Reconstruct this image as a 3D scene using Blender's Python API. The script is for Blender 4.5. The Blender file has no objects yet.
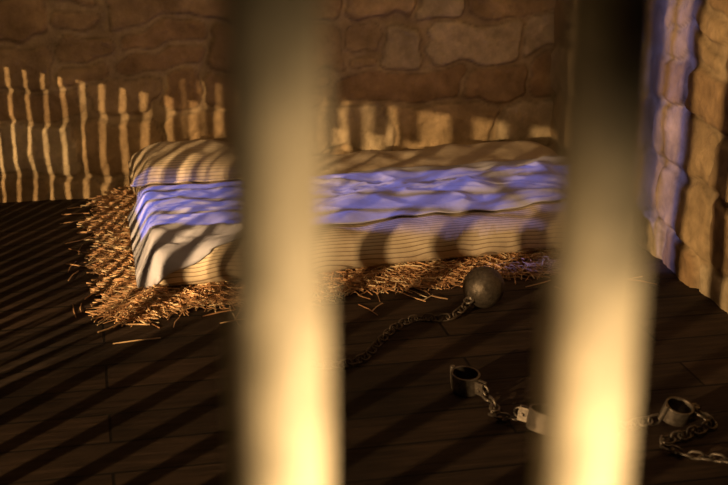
import bpy, bmesh, math, random
from mathutils import Vector, Matrix, noise
from mathutils.bvhtree import BVHTree
R = random.Random(7)
scn = bpy.context.scene
scn.view_settings.view_transform = 'Standard'
scn.view_settings.look = 'None'

# ---------------------------------------------------------------- helpers
def new_obj(name, verts, faces, mat=None, parent=None, smooth=False):
    me = bpy.data.meshes.new(name)
    me.from_pydata([tuple(v) for v in verts], [], faces)
    me.update()
    ob = bpy.data.objects.new(name, me)
    scn.collection.objects.link(ob)
    if mat: me.materials.append(mat)
    if smooth:
        me.polygons.foreach_set('use_smooth', [True]*len(me.polygons))
    if parent: ob.parent = parent
    return ob

def empty(name, loc=(0,0,0)):
    e = bpy.data.objects.new(name, None)
    e.empty_display_size = .1
    e.location = loc
    scn.collection.objects.link(e)
    return e

class MB:
    """mesh accumulator"""
    def __init__(s): s.v=[]; s.f=[]; s.c=[]
    def add(s, vs, fs, col=None):
        o=len(s.v); s.v+= [Vector(v) for v in vs]; s.f += [tuple(i+o for i in f) for f in fs]
        s.c += [col]*len(vs)
    def box(s, a, b, col=None):
        x0,y0,z0=a; x1,y1,z1=b
        s.add([(x0,y0,z0),(x1,y0,z0),(x1,y1,z0),(x0,y1,z0),(x0,y0,z1),(x1,y0,z1),(x1,y1,z1),(x0,y1,z1)],
              [(0,3,2,1),(4,5,6,7),(0,1,5,4),(1,2,6,5),(2,3,7,6),(3,0,4,7)],col)
    def tube(s, pts, r, n=10, closed=False, col=None, cap=True):
        vs=[];fs=[];m=len(pts); pts=[Vector(p) for p in pts]
        rr = r if isinstance(r,(list,tuple)) else [r]*m
        prev=None
        for i,p in enumerate(pts):
            if closed: t=(pts[(i+1)%m]-pts[i-1])
            else: t=pts[min(i+1,m-1)]-pts[max(i-1,0)]
            t.normalize()
            if prev is None:
                a=Vector((0,0,1)) if abs(t.z)<.9 else Vector((1,0,0))
                u=t.cross(a).normalized()
            else:
                u=(prev-t*prev.dot(t)).normalized()
            prev=u; w=t.cross(u)
            for k in range(n):
                an=2*math.pi*k/n
                vs.append(p+(u*math.cos(an)+w*math.sin(an))*rr[i])
        for i in range(m if closed else m-1):
            j=(i+1)%m
            for k in range(n):
                fs.append((i*n+k,i*n+(k+1)%n,j*n+(k+1)%n,j*n+k))
        if not closed and cap:
            fs.append(tuple(range(n-1,-1,-1))); fs.append(tuple((m-1)*n+k for k in range(n)))
        s.add(vs,fs,col)
    def obj(s,name,mat=None,parent=None,smooth=False,attr=None):
        ob=new_obj(name,s.v,s.f,mat,parent,smooth)
        if attr:
            ca=ob.data.color_attributes.new(attr,'FLOAT_COLOR','POINT')
            flat=[]
            for c in s.c: flat += [c[0],c[1],c[2],1]
            ca.data.foreach_set('color',flat)
        return ob

def mat_new(name):
    m=bpy.data.materials.new(name); m.use_nodes=True
    nt=m.node_tree; b=nt.nodes['Principled BSDF']
    return m,nt,b
def N(nt,t,**k):
    n=nt.nodes.new(t)
    for a,v in k.items(): setattr(n,a,v)
    return n
def ramp(nt,stops):
    r=N(nt,'ShaderNodeValToRGB'); e=r.color_ramp.elements
    e[0].position,e[0].color=stops[0][0],(*stops[0][1],1)
    e[1].position,e[1].color=stops[-1][0],(*stops[-1][1],1)
    for p,c in stops[1:-1]:
        x=e.new(p); x.color=(*c,1)
    return r
def noise_node(nt,scale,detail=5,rough=.6,coord='Object',vec=None):
    t=N(nt,'ShaderNodeTexNoise'); t.inputs['Scale'].default_value=scale
    t.inputs['Detail'].default_value=detail; t.inputs['Roughness'].default_value=rough
    if vec is None:
        tc=N(nt,'ShaderNodeTexCoord'); vec=tc.outputs[coord]
    nt.links.new(vec,t.inputs['Vector']); return t
def bump(nt,b,h,strength,dist):
    bp=N(nt,'ShaderNodeBump'); bp.inputs['Strength'].default_value=strength
    bp.inputs['Distance'].default_value=dist
    nt.links.new(h,bp.inputs['Height']); nt.links.new(bp.outputs[0],b.inputs['Normal']); return bp
def mix(nt,mode,fac,a,bb):
    m=N(nt,'ShaderNodeMix',data_type='RGBA',blend_type=mode)
    for v,i in ((fac,0),(a,6),(bb,7)):
        if isinstance(v,(int,float)): m.inputs[i].default_value=v
        elif isinstance(v,tuple): m.inputs[i].default_value=(*v,1)
        else: nt.links.new(v,m.inputs[i])
    return m.outputs[2]

# ---------------------------------------------------------------- materials
def m_stone(attr=True):
    m,nt,b=mat_new('sandstone'+('' if attr else '_plain'))
    n1=noise_node(nt,9,6,.65); r=ramp(nt,[(.3,(.58,.54,.46)),(.7,(1.2,1.17,1.1))]); nt.links.new(n1.outputs[0],r.inputs[0])
    if attr:
        a=N(nt,'ShaderNodeAttribute',attribute_name='tone'); col=a.outputs['Color']
    else: col=(.42,.31,.19)
    c=mix(nt,'MULTIPLY',.9,col,r.outputs[0])
    nt.links.new(c,b.inputs['Base Color']); b.inputs['Roughness'].default_value=.92
    n2=noise_node(nt,24,10,.75); bump(nt,b,n2.outputs[0],.9,.016)
    return m
M_STONE=m_stone(); M_STONE2=m_stone(False)

def m_iron(name,col,rough,metal,ns=60):
    m,nt,b=mat_new(name)
    n=noise_node(nt,ns,6,.7); r=ramp(nt,[(.35,tuple(c*.6 for c in col)),(.65,tuple(c*1.3 for c in col))])
    nt.links.new(n.outputs[0],r.inputs[0]); nt.links.new(r.outputs[0],b.inputs['Base Color'])
    b.inputs['Metallic'].default_value=metal
    r2=ramp(nt,[(.3,(rough-.12,)*3),(.7,(rough+.15,)*3)]); nt.links.new(n.outputs[0],r2.inputs[0])
    nt.links.new(r2.outputs[0],b.inputs['Roughness'])
    bump(nt,b,n.outputs[0],.35,.003)
    return m
M_IRON=m_iron('wrought_iron',(.20,.17,.14),.42,.7)
M_CHAIN=m_iron('rusty_chain',(.11,.085,.065),.5,.6)
M_BALL=m_iron('cast_iron',(.11,.09,.07),.48,.6,90)
M_BAR=m_iron('painted_bar',(.62,.54,.40),.55,0.0,25)
M_GRILL=m_iron('dark_bar',(.10,.08,.06),.6,.4,25)

def m_floor():
    m,nt,b=mat_new('floor_boards')
    tc=N(nt,'ShaderNodeTexCoord')
    br=N(nt,'ShaderNodeTexBrick'); br.offset=.37
    br.inputs['Scale'].default_value=1; br.inputs['Brick Width'].default_value=1.7; br.inputs['Row Height'].default_value=.17
    br.inputs['Mortar Size'].default_value=.0045; br.inputs['Mortar Smooth'].default_value=.2
    br.inputs['Color1'].default_value=(.036,.025,.018,1); br.inputs['Color2'].default_value=(.062,.042,.029,1)
    br.inputs['Mortar'].default_value=(.008,.006,.004,1)
    nt.links.new(tc.outputs['Object'],br.inputs['Vector'])
    mp=N(nt,'ShaderNodeMapping'); mp.inputs['Scale'].default_value=(1.2,14,1); nt.links.new(tc.outputs['Object'],mp.inputs[0])
    g=noise_node(nt,3,7,.65,vec=mp.outputs[0]); r=ramp(nt,[(.3,(.45,.42,.4)),(.7,(1.3,1.25,1.2))]); nt.links.new(g.outputs[0],r.inputs[0])
    c=mix(nt,'MULTIPLY',1.0,br.outputs['Color'],r.outputs[0])
    g2=noise_node(nt,2.2,6,.6); r3=ramp(nt,[(.35,(.55,.55,.55)),(.65,(1.25,1.2,1.15))]); nt.links.new(g2.outputs[0],r3.inputs[0])
    c=mix(nt,'MULTIPLY',1.0,c,r3.outputs[0])
    nt.links.new(c,b.inputs['Base Color']); b.inputs['Roughness'].default_value=.75; b.inputs['Specular IOR Level'].default_value=.2
    ma=N(nt,'ShaderNodeMath',operation='MULTIPLY_ADD'); nt.links.new(br.outputs['Fac'],ma.inputs[0]); ma.inputs[1].default_value=-1.2
    nt.links.new(g.outputs[0],ma.inputs[2]); bump(nt,b,ma.outputs[0],.8,.008)
    return m
M_FLOOR=m_floor()

def m_ticking():
    m,nt,b=mat_new('ticking_cloth')
    uv=N(nt,'ShaderNodeUVMap',uv_map='ticking'); sp=N(nt,'ShaderNodeSeparateXYZ'); nt.links.new(uv.outputs[0],sp.inputs[0])
    mu=N(nt,'ShaderNodeMath',operation='MULTIPLY'); nt.links.new(sp.outputs[1],mu.inputs[0]); mu.inputs[1].default_value=1/.0165
    fr=N(nt,'ShaderNodeMath',operation='FRACT'); nt.links.new(mu.outputs[0],fr.inputs[0])
    cr=(.72,.62,.46); dk=(.33,.26,.19)
    r=ramp(nt,[(0,cr),(.42,cr),(.47,dk),(.64,dk),(.69,cr),(.8,cr),(.84,(.57,.48,.36)),(.9,cr),(1,cr)])
    nt.links.new(fr.outputs[0],r.inputs[0])
    n=noise_node(nt,7,5); rr=ramp(nt,[(.3,(.78,.73,.66)),(.7,(1.05,1.05,1.05))]); nt.links.new(n.outputs[0],rr.inputs[0])
    c=mix(nt,'MULTIPLY',1.0,r.outputs[0],rr.outputs[0]); nt.links.new(c,b.inputs['Base Color'])
    b.inputs['Roughness'].default_value=.95; b.inputs['Specular IOR Level'].default_value=.15
    n2=noise_node(nt,28,4); bump(nt,b,n2.outputs[0],.35,.01)
    return m
def m_sheet():
    m,nt,b=mat_new('linen_sheet')
    n=noise_node(nt,6,5); rr=ramp(nt,[(.3,(.48,.48,.57)),(.7,(.63,.63,.72))]); nt.links.new(n.outputs[0],rr.inputs[0])
    nt.links.new(rr.outputs[0],b.inputs['Base Color']); b.inputs['Roughness'].default_value=1
    b.inputs['Specular IOR Level'].default_value=.1
    n2=noise_node(nt,35,4); bump(nt,b,n2.outputs[0],.3,.006)
    return m
def m_straw():
    m,nt,b=mat_new('straw')
    a=N(nt,'ShaderNodeAttribute',attribute_name='tone')
    nt.links.new(a.outputs['Color'],b.inputs['Base Color']); b.inputs['Roughness'].default_value=.5
    return m
M_TICK=m_ticking(); M_SHEET=m_sheet(); M_STRAW=m_straw()

# ---------------------------------------------------------------- room
def stone_wall(name, length, height, step, seed, place):
    rn=random.Random(seed)
    rows=[]; z=-.05
    while z<height+.2:
        h=rn.uniform(.13,.24); row=[]; x=-.3-rn.random()*.3
        while x<length+.4:
            w=rn.uniform(.18,.62)
            t=rn.random(); base=Vector((.58,.43,.25)).lerp(Vector((.42,.275,.145)),t)
            if rn.random()<.2: base=Vector((.66,.54,.36))
            sp_=rn.uniform(.4,.6) if rn.random()<.3 else 0
            row.append((x,x+w,rn.uniform(.006,.024),base,rn.uniform(-.04,.04),rn.uniform(-.06,.06),sp_)); x+=w
        rows.append((z,z+h,row)); z+=h
    nx=int(length/step)+1; nz=int(height/step)+1
    verts=[];cols=[]
    mort=Vector((.54,.41,.25))
    for j in range(nz):
        for i in range(nx):
            x=i*step; zz=j*step
            p=Vector((x,zz,seed*3.1))
            px=x+.070*noise.noise(p*4.5)+.024*noise.noise(p*17)
            pz=zz+.085*noise.noise(p*2.7+Vector((9,0,0)))+.030*noise.noise(p*10+Vector((5,5,0)))
            for r in rows:
                if r[0]<=pz<r[1]: break
            for bk in r[2]:
                if bk[0]<=px<bk[1]: break
            dx=min(px-bk[0],bk[1]-px); r0,r1=r[0],r[1]
            if bk[6]:
                mid=r0+(r1-r0)*bk[6]
                if pz<mid: r1=mid
                else: r0=mid
            dz=min(pz-r0,r1-pz)
            c=.045; ax=max(0,c-dx); az=max(0,c-dz); d=c-math.hypot(ax,az)
            wd=.020*(1+.8*noise.noise(p*4+Vector((0,7,0))))
            s=max(0,min(1,(d-.003)/max(.006,wd))); s=s*s*(3-2*s)
            cx=(px-(bk[0]+bk[1])/2); cz=pz-(r0+r1)/2
            f=noise.fractal(p*7,.75,2.1,5)
            h=s*(bk[2]+bk[4]*cx+bk[5]*cz)+(.35+.65*s)*.012*f+.008*noise.noise(p*2.2)
            jn=1-.34*math.exp(-((s-.4)/.28)**2)
            verts.append(place(x,zz,h)); cols.append(mort.lerp(bk[3],s)*(1+.30*f)*jn)
    faces=[(j*nx+i,j*nx+i+1,(j+1)*nx+i+1,(j+1)*nx+i) for j in range(nz-1) for i in range(nx-1)]
    ob=new_obj(name,verts,faces,M_STONE,smooth=True)
    ca=ob.data.color_attributes.new('tone','FLOAT_COLOR','POINT')
    flat=[]
    for c in cols: flat+=[max(.02,c[0]),max(.02,c[1]),max(.02,c[2]),1]
    ca.data.foreach_set('color',flat)
    return ob
XR=2.02; YB=5.5
stone_wall('wall_back',3.32,2.75,.009,3,lambda x,z,h:(-1.25+x,YB+.01-h,z))
stone_wall('wall_right',5.2,2.75,.010,11,lambda x,z,h:(XR+.01-h,.4+x,z))
WY0,WY1=4.68,5.12
wl=MB()
wl.box((-1.40,4.3,0),(-1.2,5.52,1.12)); wl.box((-1.40,4.3,2.42),(-1.2,5.52,2.75))
wl.box((-1.40,4.3,1.12),(-1.2,WY0,2.42)); wl.box((-1.40,WY1,1.12),(-1.2,5.52,2.42))
wl.obj('wall_left',M_STONE2)
wn=MB()
for k in range(3):
    y=WY0+.11+k*.12; wn.tube([(-1.3,y,1.12),(-1.3,y,2.42)],.011,10)
wn.tube([(-1.3,WY0,1.8),(-1.3,WY1,1.8)],.012,8)
wn.obj('window_1',M_GRILL,smooth=False)
fl=MB(); fl.box((-6,-4,-.1),(XR+.15,6.65,0)); fl.obj('floor',M_FLOOR)
ce=MB(); ce.box((-1.4,.4,2.75),(XR+.15,5.65,2.85)); ce.obj('ceiling',M_STONE2)

# front cell bars
cb=empty('cell_bars',(0,.5,0))
DX=.1368; i=0
for k in range(-9,14):
    x=.0705+k*DX-(.012 if k<0 else 0)
    if x<-1.2 or x>XR-.05: continue
    b_=MB(); b_.tube([(x,0,.0),(x,0,1.0),(x,0,2.0),(x,0,2.75)],.0200,24); i+=1
    o=b_.obj('bar_%d'%i,M_BAR,cb,smooth=True)
for n_,z in (('rail_bottom',.12),('rail_middle',.90),('rail_top',2.3)):
    b_=MB(); b_.box((-1.22,-.03,z),(XR,.03,z+.075)); b_.obj(n_,M_GRILL,cb)
# unseen side bars added as a gobo : wide spaced near the front, fine near the back
cs=empty('side_gobo_bars',(-1.2,0,0))
b_=MB(); y=2.66
while y<4.28:
    b_.tube([(0,y,0),(0,y,2.75)],.0135,12); y+=.066
b_.obj('fine_bars',M_GRILL,cs)
b_=MB(); y=.62
while y<2.64:
    b_.tube([(0,y,0),(0,y,2.75)],.0195,16); y+=.14
b_.obj('wide_bars',M_GRILL,cs)
for n_,z,h,ya in (('rail_bottom',.05,.05,.55),('blocker_panel',.79,.6,2.18),('rail_top',2.4,.06,.55)):  # solid board added to keep lamp light off the upper back wall
    b_=MB(); b_.box((-.02,ya,z),(.02,4.3,z+h)); b_.obj(n_,M_GRILL,cs)

# ---------------------------------------------------------------- mattress
X0,X1,Y0,Y1=.15,1.96,4.33,5.40; SH=.125
def rounded_pad(name,x0,x1,y0,y1,zb,T,r,nx,ny,nz,shape):
    bm=bmesh.new(); idx={}
    def vert(i,j,k):
        key=(i,j,k)
        if key in idx: return idx[key]
        u=i/nx*2-1; v=j/ny*2-1; w=k/nz*2-1
        hx=(x1-x0)/2; hy=(y1-y0)/2; hz=T/2
        p=Vector((u*hx,v*hy,w*hz))
        rr=min(r,hz-.001)
        q=Vector((max(-hx+rr,min(hx-rr,p.x)),max(-hy+rr,min(hy-rr,p.y)),max(-hz+rr,min(hz-rr,p.z))))
        d=p-q
        if d.length>1e-6:
            m=max(abs(d.x),abs(d.y),abs(d.z)); d=d.normalized()*m
        p=q+d
        co=shape(u,v,(p.z+hz)/T,(x0+x1)/2+p.x,(y0+y1)/2+p.y,zb+hz+p.z)
        idx[key]=bm.verts.new(co); return idx[key]
    uvl=bm.loops.layers.uv.new('ticking')
    def face(ks,kind):
        f=bm.faces.new([vert(*k) for k in ks]); f.smooth=True
        for l in f.loops:
            c=l.vert.co
            if kind in 'tf': s=c.z+(c.y-y0)+SH*(1-(c.x-X0)/(X1-X0))*max(0,min(1,(Y1-c.y)/(Y1-Y0)))
            else: s=c.z
            l[uvl].uv=(c.x,s)
    for i in range(nx):
        for j in range(ny):
            face([(i,j,nz),(i+1,j,nz),(i+1,j+1,nz),(i,j+1,nz)],'t')
            face([(i,j,0),(i,j+1,0),(i+1,j+1,0),(i+1,j,0)],'b')
    for i in range(nx):
        for k in range(nz):
            face([(i,0,k),(i+1,0,k),(i+1,0,k+1),(i,0,k+1)],'f')
            face([(i,ny,k),(i,ny,k+1),(i+1,ny,k+1),(i+1,ny,k)],'b')
    for j in range(ny):
        for k in range(nz):
            face([(0,j,k),(0,j,k+1),(0,j+1,k+1),(0,j+1,k)],'x')
            face([(nx,j,k),(nx,j+1,k),(nx,j+1,k+1),(nx,j,k+1)],'x')
    me=bpy.data.meshes.new(name)
    bv=BVHTree.FromBMesh(bm)
    bm.to_mesh(me); bm.free(); me.materials.append(M_TICK)
    ob=bpy.data.objects.new(name,me); scn.collection.objects.link(ob)
    return ob,bv
def mshape(u,v,topw,X,Y,Z):
    n=noise.noise(Vector((X*3,Y*4,1)))
    Z+= topw*(.020*n+.012*noise.noise(Vector((X*9,Y*9,4))))
    fr=max(0,1-(Y-Y0)/.15)
    Y+= -fr*(.028*noise.noise(Vector((X*3.2,Z*4,7)))+.016*noise.noise(Vector((X*11,Z*8,2))))
    Z-= fr*topw*(.016+.014*noise.noise(Vector((X*5,2,2))))
    Y-= SH*(1-(u+1)/2)*(1-(v+1)/2)
    lf=max(0,1-(X-X0)/.15)
    X+= -lf*.03*noise.noise(Vector((Y*4,Z*5,12)))
    return (X,Y,Z)
matt,bv=rounded_pad('mattress',X0,X1,Y0,Y1,.038,.142,.066,100,60,12,mshape)
def pshape(u,v,topw,X,Y,Z):
    e=(1-abs(u)**3.2)*(1-abs(v)**3.0)        # pinched edges, plump middle
    h=bv.ray_cast(Vector((max(.19,min(1.9,X)),min(5.34,Y),2)),Vector((0,0,-1)))[0]
    base=(h.z if h else .19)+.003
    thick=.016+.085*max(0,e)**.6
    Z=base+topw*thick+.008*noise.noise(Vector((X*12,Y*12,3)))*topw
    X+=.012*noise.noise(Vector((Y*9,1,1)))*abs(u)
    Y+=.05*(X-.4)
    return (X,Y,Z)
pillow,_=rounded_pad('pillow',.145,.62,5.00,5.36,.2,.07,.03,44,34,8,pshape)

# sheet draped over the top, hanging over the front near the left end
nx,ny=240,104; vs=[]
DOWN=Vector((0,0,-1)); BACK=Vector((0,1,0))
for j in range(ny+1):
    for i in range(nx+1):
        u=i/nx; v=j/ny
        x=.122+u*1.80
        fl_=Y0-SH*(1-max(0,min(1,(x-X0)/(X1-X0))))+.026
        hang=.095*math.exp(-(u/.18)**2)-.040-.10*u+.04*noise.noise(Vector((x*4,0,3)))+.010*math.sin(x*17+1)
        yf=fl_-hang
        yb=4.950+.11*u+.035*noise.noise(Vector((x*4,9,3)))
        y=yf+(yb-yf)*v
        xs=max(x,.185)
        if y<fl_:
            drop=fl_-y
            h=bv.ray_cast(Vector((xs,fl_,2)),DOWN)[0]; z=h.z-drop*1.3
            hh=bv.ray_cast(Vector((xs,3.5,z)),BACK)[0]
            y=min(fl_,(hh.y if hh else fl_))-.006
        else:
            h=bv.ray_cast(Vector((xs,y,2)),DOWN)[0]; z=(h.z if h else .1)+.006
        if x<.185: z-= (.185-x)*1.5
        a_=x*1.8+y*1.0; b2=-x*1.3+y*5.0
        p=Vector((a_,b2,0)); q=Vector((p.x+.7*noise.noise(p*.8),p.y+1.0*noise.noise(p*.8+Vector((4,4,0))),2.5))
        rg=max(0,1-abs(noise.noise(q*1.1)*2.1))**2.0
        rg2=max(0,1-abs(noise.noise(q*2.7)*2.2))**2.4
        edge=min(1,v*8+.15,(1-v)*8)
        z+= (.020*rg+.009*rg2)*edge
        vs.append((x,y,z))
fs=[(j*(nx+1)+i,j*(nx+1)+i+1,(j+1)*(nx+1)+i+1,(j+1)*(nx+1)+i) for j in range(ny) for i in range(nx)]
sh=new_obj('bed_sheet',vs,fs,M_SHEET,smooth=True)
so=sh.modifiers.new('thick','SOLIDIFY'); so.thickness=.003; so.offset=1

# ---------------------------------------------------------------- straw
st=MB()
def straw(x,y,z,L,az,pit,r,col):
    d=Vector((math.cos(az)*math.cos(pit),math.sin(az)*math.cos(pit),math.sin(pit)))
    bend=Vector((R.uniform(-1,1),R.uniform(-1,1),R.uniform(-.5,.5)))*L*.07
    c=Vector((x,y,z)); pts=[c-d*L/2,c+bend,c+d*L/2]
    for p in pts:
        p.z=max(p.z,r+.001)
        if p.y>5.46: p.y=5.46
        if p.x>1.98: p.x=1.98
    st.tube(pts,r,5,col=col,cap=True)
def scol():
    t=R.random(); k=R.uniform(.6,1.2)
    c=Vector((.78,.50,.26)).lerp(Vector((.44,.23,.11)),t)*k
    if R.random()<.18: c=Vector((.85,.68,.42))
    return c
def front(x): return Y0-SH*(1-(x-.15)/1.81)
def mound(x,y):
    w=max(.075,.115-.01*max(0,x)+.05*noise.noise(Vector((x*5,0,0))))
    dx=max(0,.16-x); dy=max(0,front(x)+.01-y)
    e=math.hypot(dx/(.150+.06*noise.noise(Vector((0,y*5,3)))),dy/w)
    return max(0,1.1-e)
cnt=0
while cnt<9000:
    if R.random()<.42: x=R.uniform(-.10,.20); y=R.uniform(4.02,5.44)
    else: x=R.uniform(.0,1.86); y=R.uniform(4.0,4.42)
    m_=mound(x,y)
    if m_<=0 and R.random()>.010: continue
    if m_>0 and R.random()>m_**.5+.06: continue
    hh=.006+.048*m_*(1.15 if x<.2 else .75)
    straw(x,y,R.random()**.7*hh,R.uniform(.04,.14),R.uniform(0,6.28),R.gauss(0,.09),R.uniform(.0012,.0026),scol())
    cnt+=1
for _ in range(1500):   # bedding that pokes out from beneath
    straw(R.uniform(.2,1.9),R.uniform(4.30,5.3),R.uniform(.005,.032),R.uniform(.06,.14),R.uniform(0,6.28),0,.002,scol())
for (x,y,az,L) in ((.10,3.90,.10,.15),(.42,4.0,.2,.1),(1.5,4.12,.4,.12),(1.72,4.2,-.5,.12),(1.85,4.1,.3,.07),(.9,4.02,.9,.08)):
    straw(x,y,.003,L,az,0,.0022,Vector((.7,.48,.26)))
st.obj('straw_pile',M_STRAW,attr='tone')

# ---------------------------------------------------------------- irons
def link_pts(c,d,side,L,W,n=18):
    d=d.normalized(); pts=[]
    for k in range(n):
        a=2*math.pi*k/n
        lx=math.cos(a)*W; ly=math.sin(a)*W
        lx+= (L/2-W)*(1 if math.cos(a)>0 else -1)
        pts.append(c+d*lx+side*ly)
    return pts
def chain(name,path,parent,L=.038,W=.0125,r=.0038,mat=None):
    pts=[Vector(p) for p in path]
    fine=[]
    for a in range(len(pts)-1):
        p0=pts[max(a-1,0)];p1=pts[a];p2=pts[a+1];p3=pts[min(a+2,len(pts)-1)]
        for k in range(20):
            t=k/20
            fine.append(.5*((2*p1)+(p2-p0)*t+(2*p0-5*p1+4*p2-p3)*t*t+(3*p1-p0-3*p2+p3)*t**3))
    fine.append(pts[-1])
    mb=MB(); pitch=L-2*r-.003; acc=0; nxt=0; k=0
    for a in range(1,len(fine)):
        seg=fine[a]-fine[a-1]; l=seg.length
        while l>0 and nxt<=acc+l:
            c=fine[a-1]+seg*((nxt-acc)/l); d=seg.normalized()
            s0=d.cross(Vector((0,0,1))).normalized(); up=s0.cross(d)
            ang=math.radians(18 if k%2 else 72)+R.uniform(-.15,.15)
            s=s0*math.cos(ang)+up*math.sin(ang)
            c=c.copy(); c.z=max(c.z, W*abs(math.sin(ang))+r+.0005)
            mb.tube(link_pts(c,Vector((d.x,d.y,d.z)),s,L,W),r,7,closed=True)
            k+=1; nxt+=pitch
        acc+=l
    return mb.obj(name,mat or M_IRON,parent,smooth=True)

def cuff(name,loc,rot,parent,ro=.05,h=.046,th=.006):
    mb=MB(); n=48
    vs=[];fs=[]
    prof=[(ro-th,0),(ro-.001,0),(ro,.002),(ro,h-.002),(ro-.001,h),(ro-th,h)]
    m=len(prof)
    for i in range(n):
        a=2*math.pi*i/n; ex=1.12
        for (q,z) in prof: vs.append((q*math.cos(a)*ex,q*math.sin(a)*.92,z))
    for i in range(n):
        j=(i+1)%n
        for k in range(m): fs.append((i*m+k,j*m+k,j*m+(k+1)%m,i*m+(k+1)%m))
    mb.add(vs,fs)
    ox=ro*1.12
    mb.tube([(-ox-.004,0,0),(-ox-.004,0,h+.004)],.0075,12)
    mb.box((ox-.004,-.011,h*.15),(ox+.026,-.003,h*.85)); mb.box((ox-.004,.003,h*.15),(ox+.026,.011,h*.85))
    mb.tube([(ox+.014,-.019,h*.5),(ox+.014,.019,h*.5)],.0055,10)
    c=Vector((ox+.026,0,h*.5)); mb.tube([c+Vector((math.cos(t)*.013,0,math.sin(t)*.013)) for t in [2*math.pi*k/16 for k in range(16)]],.0036,8,closed=True)
    M=Matrix.Translation(Vector(loc))@Matrix.Rotation(rot[2],4,'Z')@Matrix.Rotation(rot[1],4,'Y')@Matrix.Rotation(rot[0],4,'X')
    mb.v=[M@v for v in mb.v]
    lo=min(v.z for v in mb.v)
    for v in mb.v: v.z-=lo-.0005
    o=mb.obj(name,M_IRON,parent)
    bv_=o.modifiers.new('b','BEVEL'); bv_.width=.0008; bv_.segments=2
    return o

bc=empty('ball_and_chain')
BX,BY,BR=1.250,3.96,.0700
bm=bmesh.new(); bmesh.ops.create_icosphere(bm,subdivisions=5,radius=BR)
for v in bm.verts:
    n_=v.co.normalized(); v.co+= n_*(.0012*noise.noise(n_*6)-.0018*max(0,noise.noise(n_*14)-.25)); v.co+=Vector((BX,BY,BR))
for f in bm.faces: f.smooth=True
me=bpy.data.meshes.new('ball'); bm.to_mesh(me); bm.free(); me.materials.append(M_BALL)
o=bpy.data.objects.new('ball',me); scn.collection.objects.link(o); o.parent=bc
eye=MB(); dv=Vector((-.75,-.45,-.35)).normalized(); cc=Vector((BX,BY,BR))+dv*(BR+.006)
sd=dv.cross(Vector((0,0,1))).normalized()
eye.tube([cc+dv*math.cos(t)*.016+sd*math.sin(t)*.016 for t in [2*math.pi*k/20 for k in range(20)]],.0045,8,closed=True)
eye.tube([Vector((BX,BY,BR))+dv*(BR-.004),Vector((BX,BY,BR))+dv*(BR+.004)],[.014,.010],14)
eye.obj('eye',M_IRON,bc,smooth=True)
chain('chain',[(BX-.075,BY-.05,.03),(1.10,3.86,.012),(.99,3.87,.012),(.90,3.80,.012),(.83,3.70,.012),(.76,3.60,.012),(.66,3.57,.012),(.55,3.64,.012)],bc,L=.036,W=.011,r=.0034,mat=M_CHAIN)

li=empty('leg_irons')
cuff('cuff_1',(1.010,3.34,0),(.12,.05,-1.0),li,ro=.041,h=.055)
cuff('cuff_2',(1.145,3.045,0),(.15,-.1,2.5),li,ro=.047,h=.056)
chain('chain',[(1.04,3.275,.02),(1.055,3.21,.012),(1.035,3.15,.012),(1.08,3.105,.02)],li)
li2=empty('leg_irons')
cuff('cuff_1',(1.51,3.03,0),(.35,.15,.3),li2,ro=.040,h=.045)
cuff('cuff_2',(1.62,2.72,0),(.2,.1,1.3),li2,ro=.045,h=.045)
chain('chain',[(1.565,3.04,.03),(1.60,2.98,.012),(1.50,2.93,.012),(1.42,2.90,.012),(1.45,2.83,.012),(1.52,2.79,.012),(1.57,2.74,.02)],li2)
chain('slack_chain',[(1.45,3.02,.02),(1.34,3.0,.012),(1.28,2.93,.012),(1.22,2.96,.012)],li2)

# ---------------------------------------------------------------- lights
def spot(name,loc,tgt,power,col,ang,blend,size):
    l=bpy.data.lights.new(name,'SPOT'); l.energy=power; l.color=col; l.spot_size=math.radians(ang); l.spot_blend=blend; l.shadow_soft_size=size
    o=bpy.data.objects.new(name,l); scn.collection.objects.link(o); o.location=loc
    o.rotation_euler=(Vector(tgt)-Vector(loc)).to_track_quat('-Z','Y').to_euler(); return o
WARM=(1,.63,.29)
spot('side_lamp',(-2.85,1.45,1.18),(-.25,4.78,.08),1000,WARM,25,.2,.008)
spot('corridor_lamp',(-4.0,-.6,1.3),(1.62,4.42,.62),1750,WARM,27,.35,.016)
spot('bar_lamp',(.31,.17,1.14),(.14,.5,1.31),33,(1,.68,.34),54,1,.02)
spot('moon_lamp',(-5.2,5.36,4.0),(1.0,4.68,.5),1700,(.24,.28,1.0),16,.3,.03)
spot('wall_wash_fill',(-.3,1.3,2.3),(.6,5.5,1.35),112,(1,.63,.28),50,1,.05)  # added fill to brighten the upper back wall, not a fixture
al=bpy.data.lights.new('overhead_fill','AREA'); al.size=1.0; al.energy=5.0; al.color=(1,.62,.32)  # added soft overhead fill, no fixture in the cell
o=bpy.data.objects.new('overhead_fill',al); scn.collection.objects.link(o); o.location=(1.3,3.5,2.6)
w=bpy.data.worlds.new('w'); scn.world=w; w.use_nodes=True
w.node_tree.nodes['Background'].inputs[0].default_value=(.5,.33,.2,1); w.node_tree.nodes['Background'].inputs[1].default_value=.01

# ---------------------------------------------------------------- camera
cd=bpy.data.cameras.new('camera'); cd.sensor_width=36; cd.lens=65.6; cd.clip_start=.05
cd.dof.use_dof=True; cd.dof.focus_distance=4.5; cd.dof.aperture_fstop=3.6
co=bpy.data.objects.new('camera',cd); scn.collection.objects.link(co)
co.location=(0,0,1.65); co.rotation_euler=(math.radians(71),0,math.radians(-12))
scn.camera=co
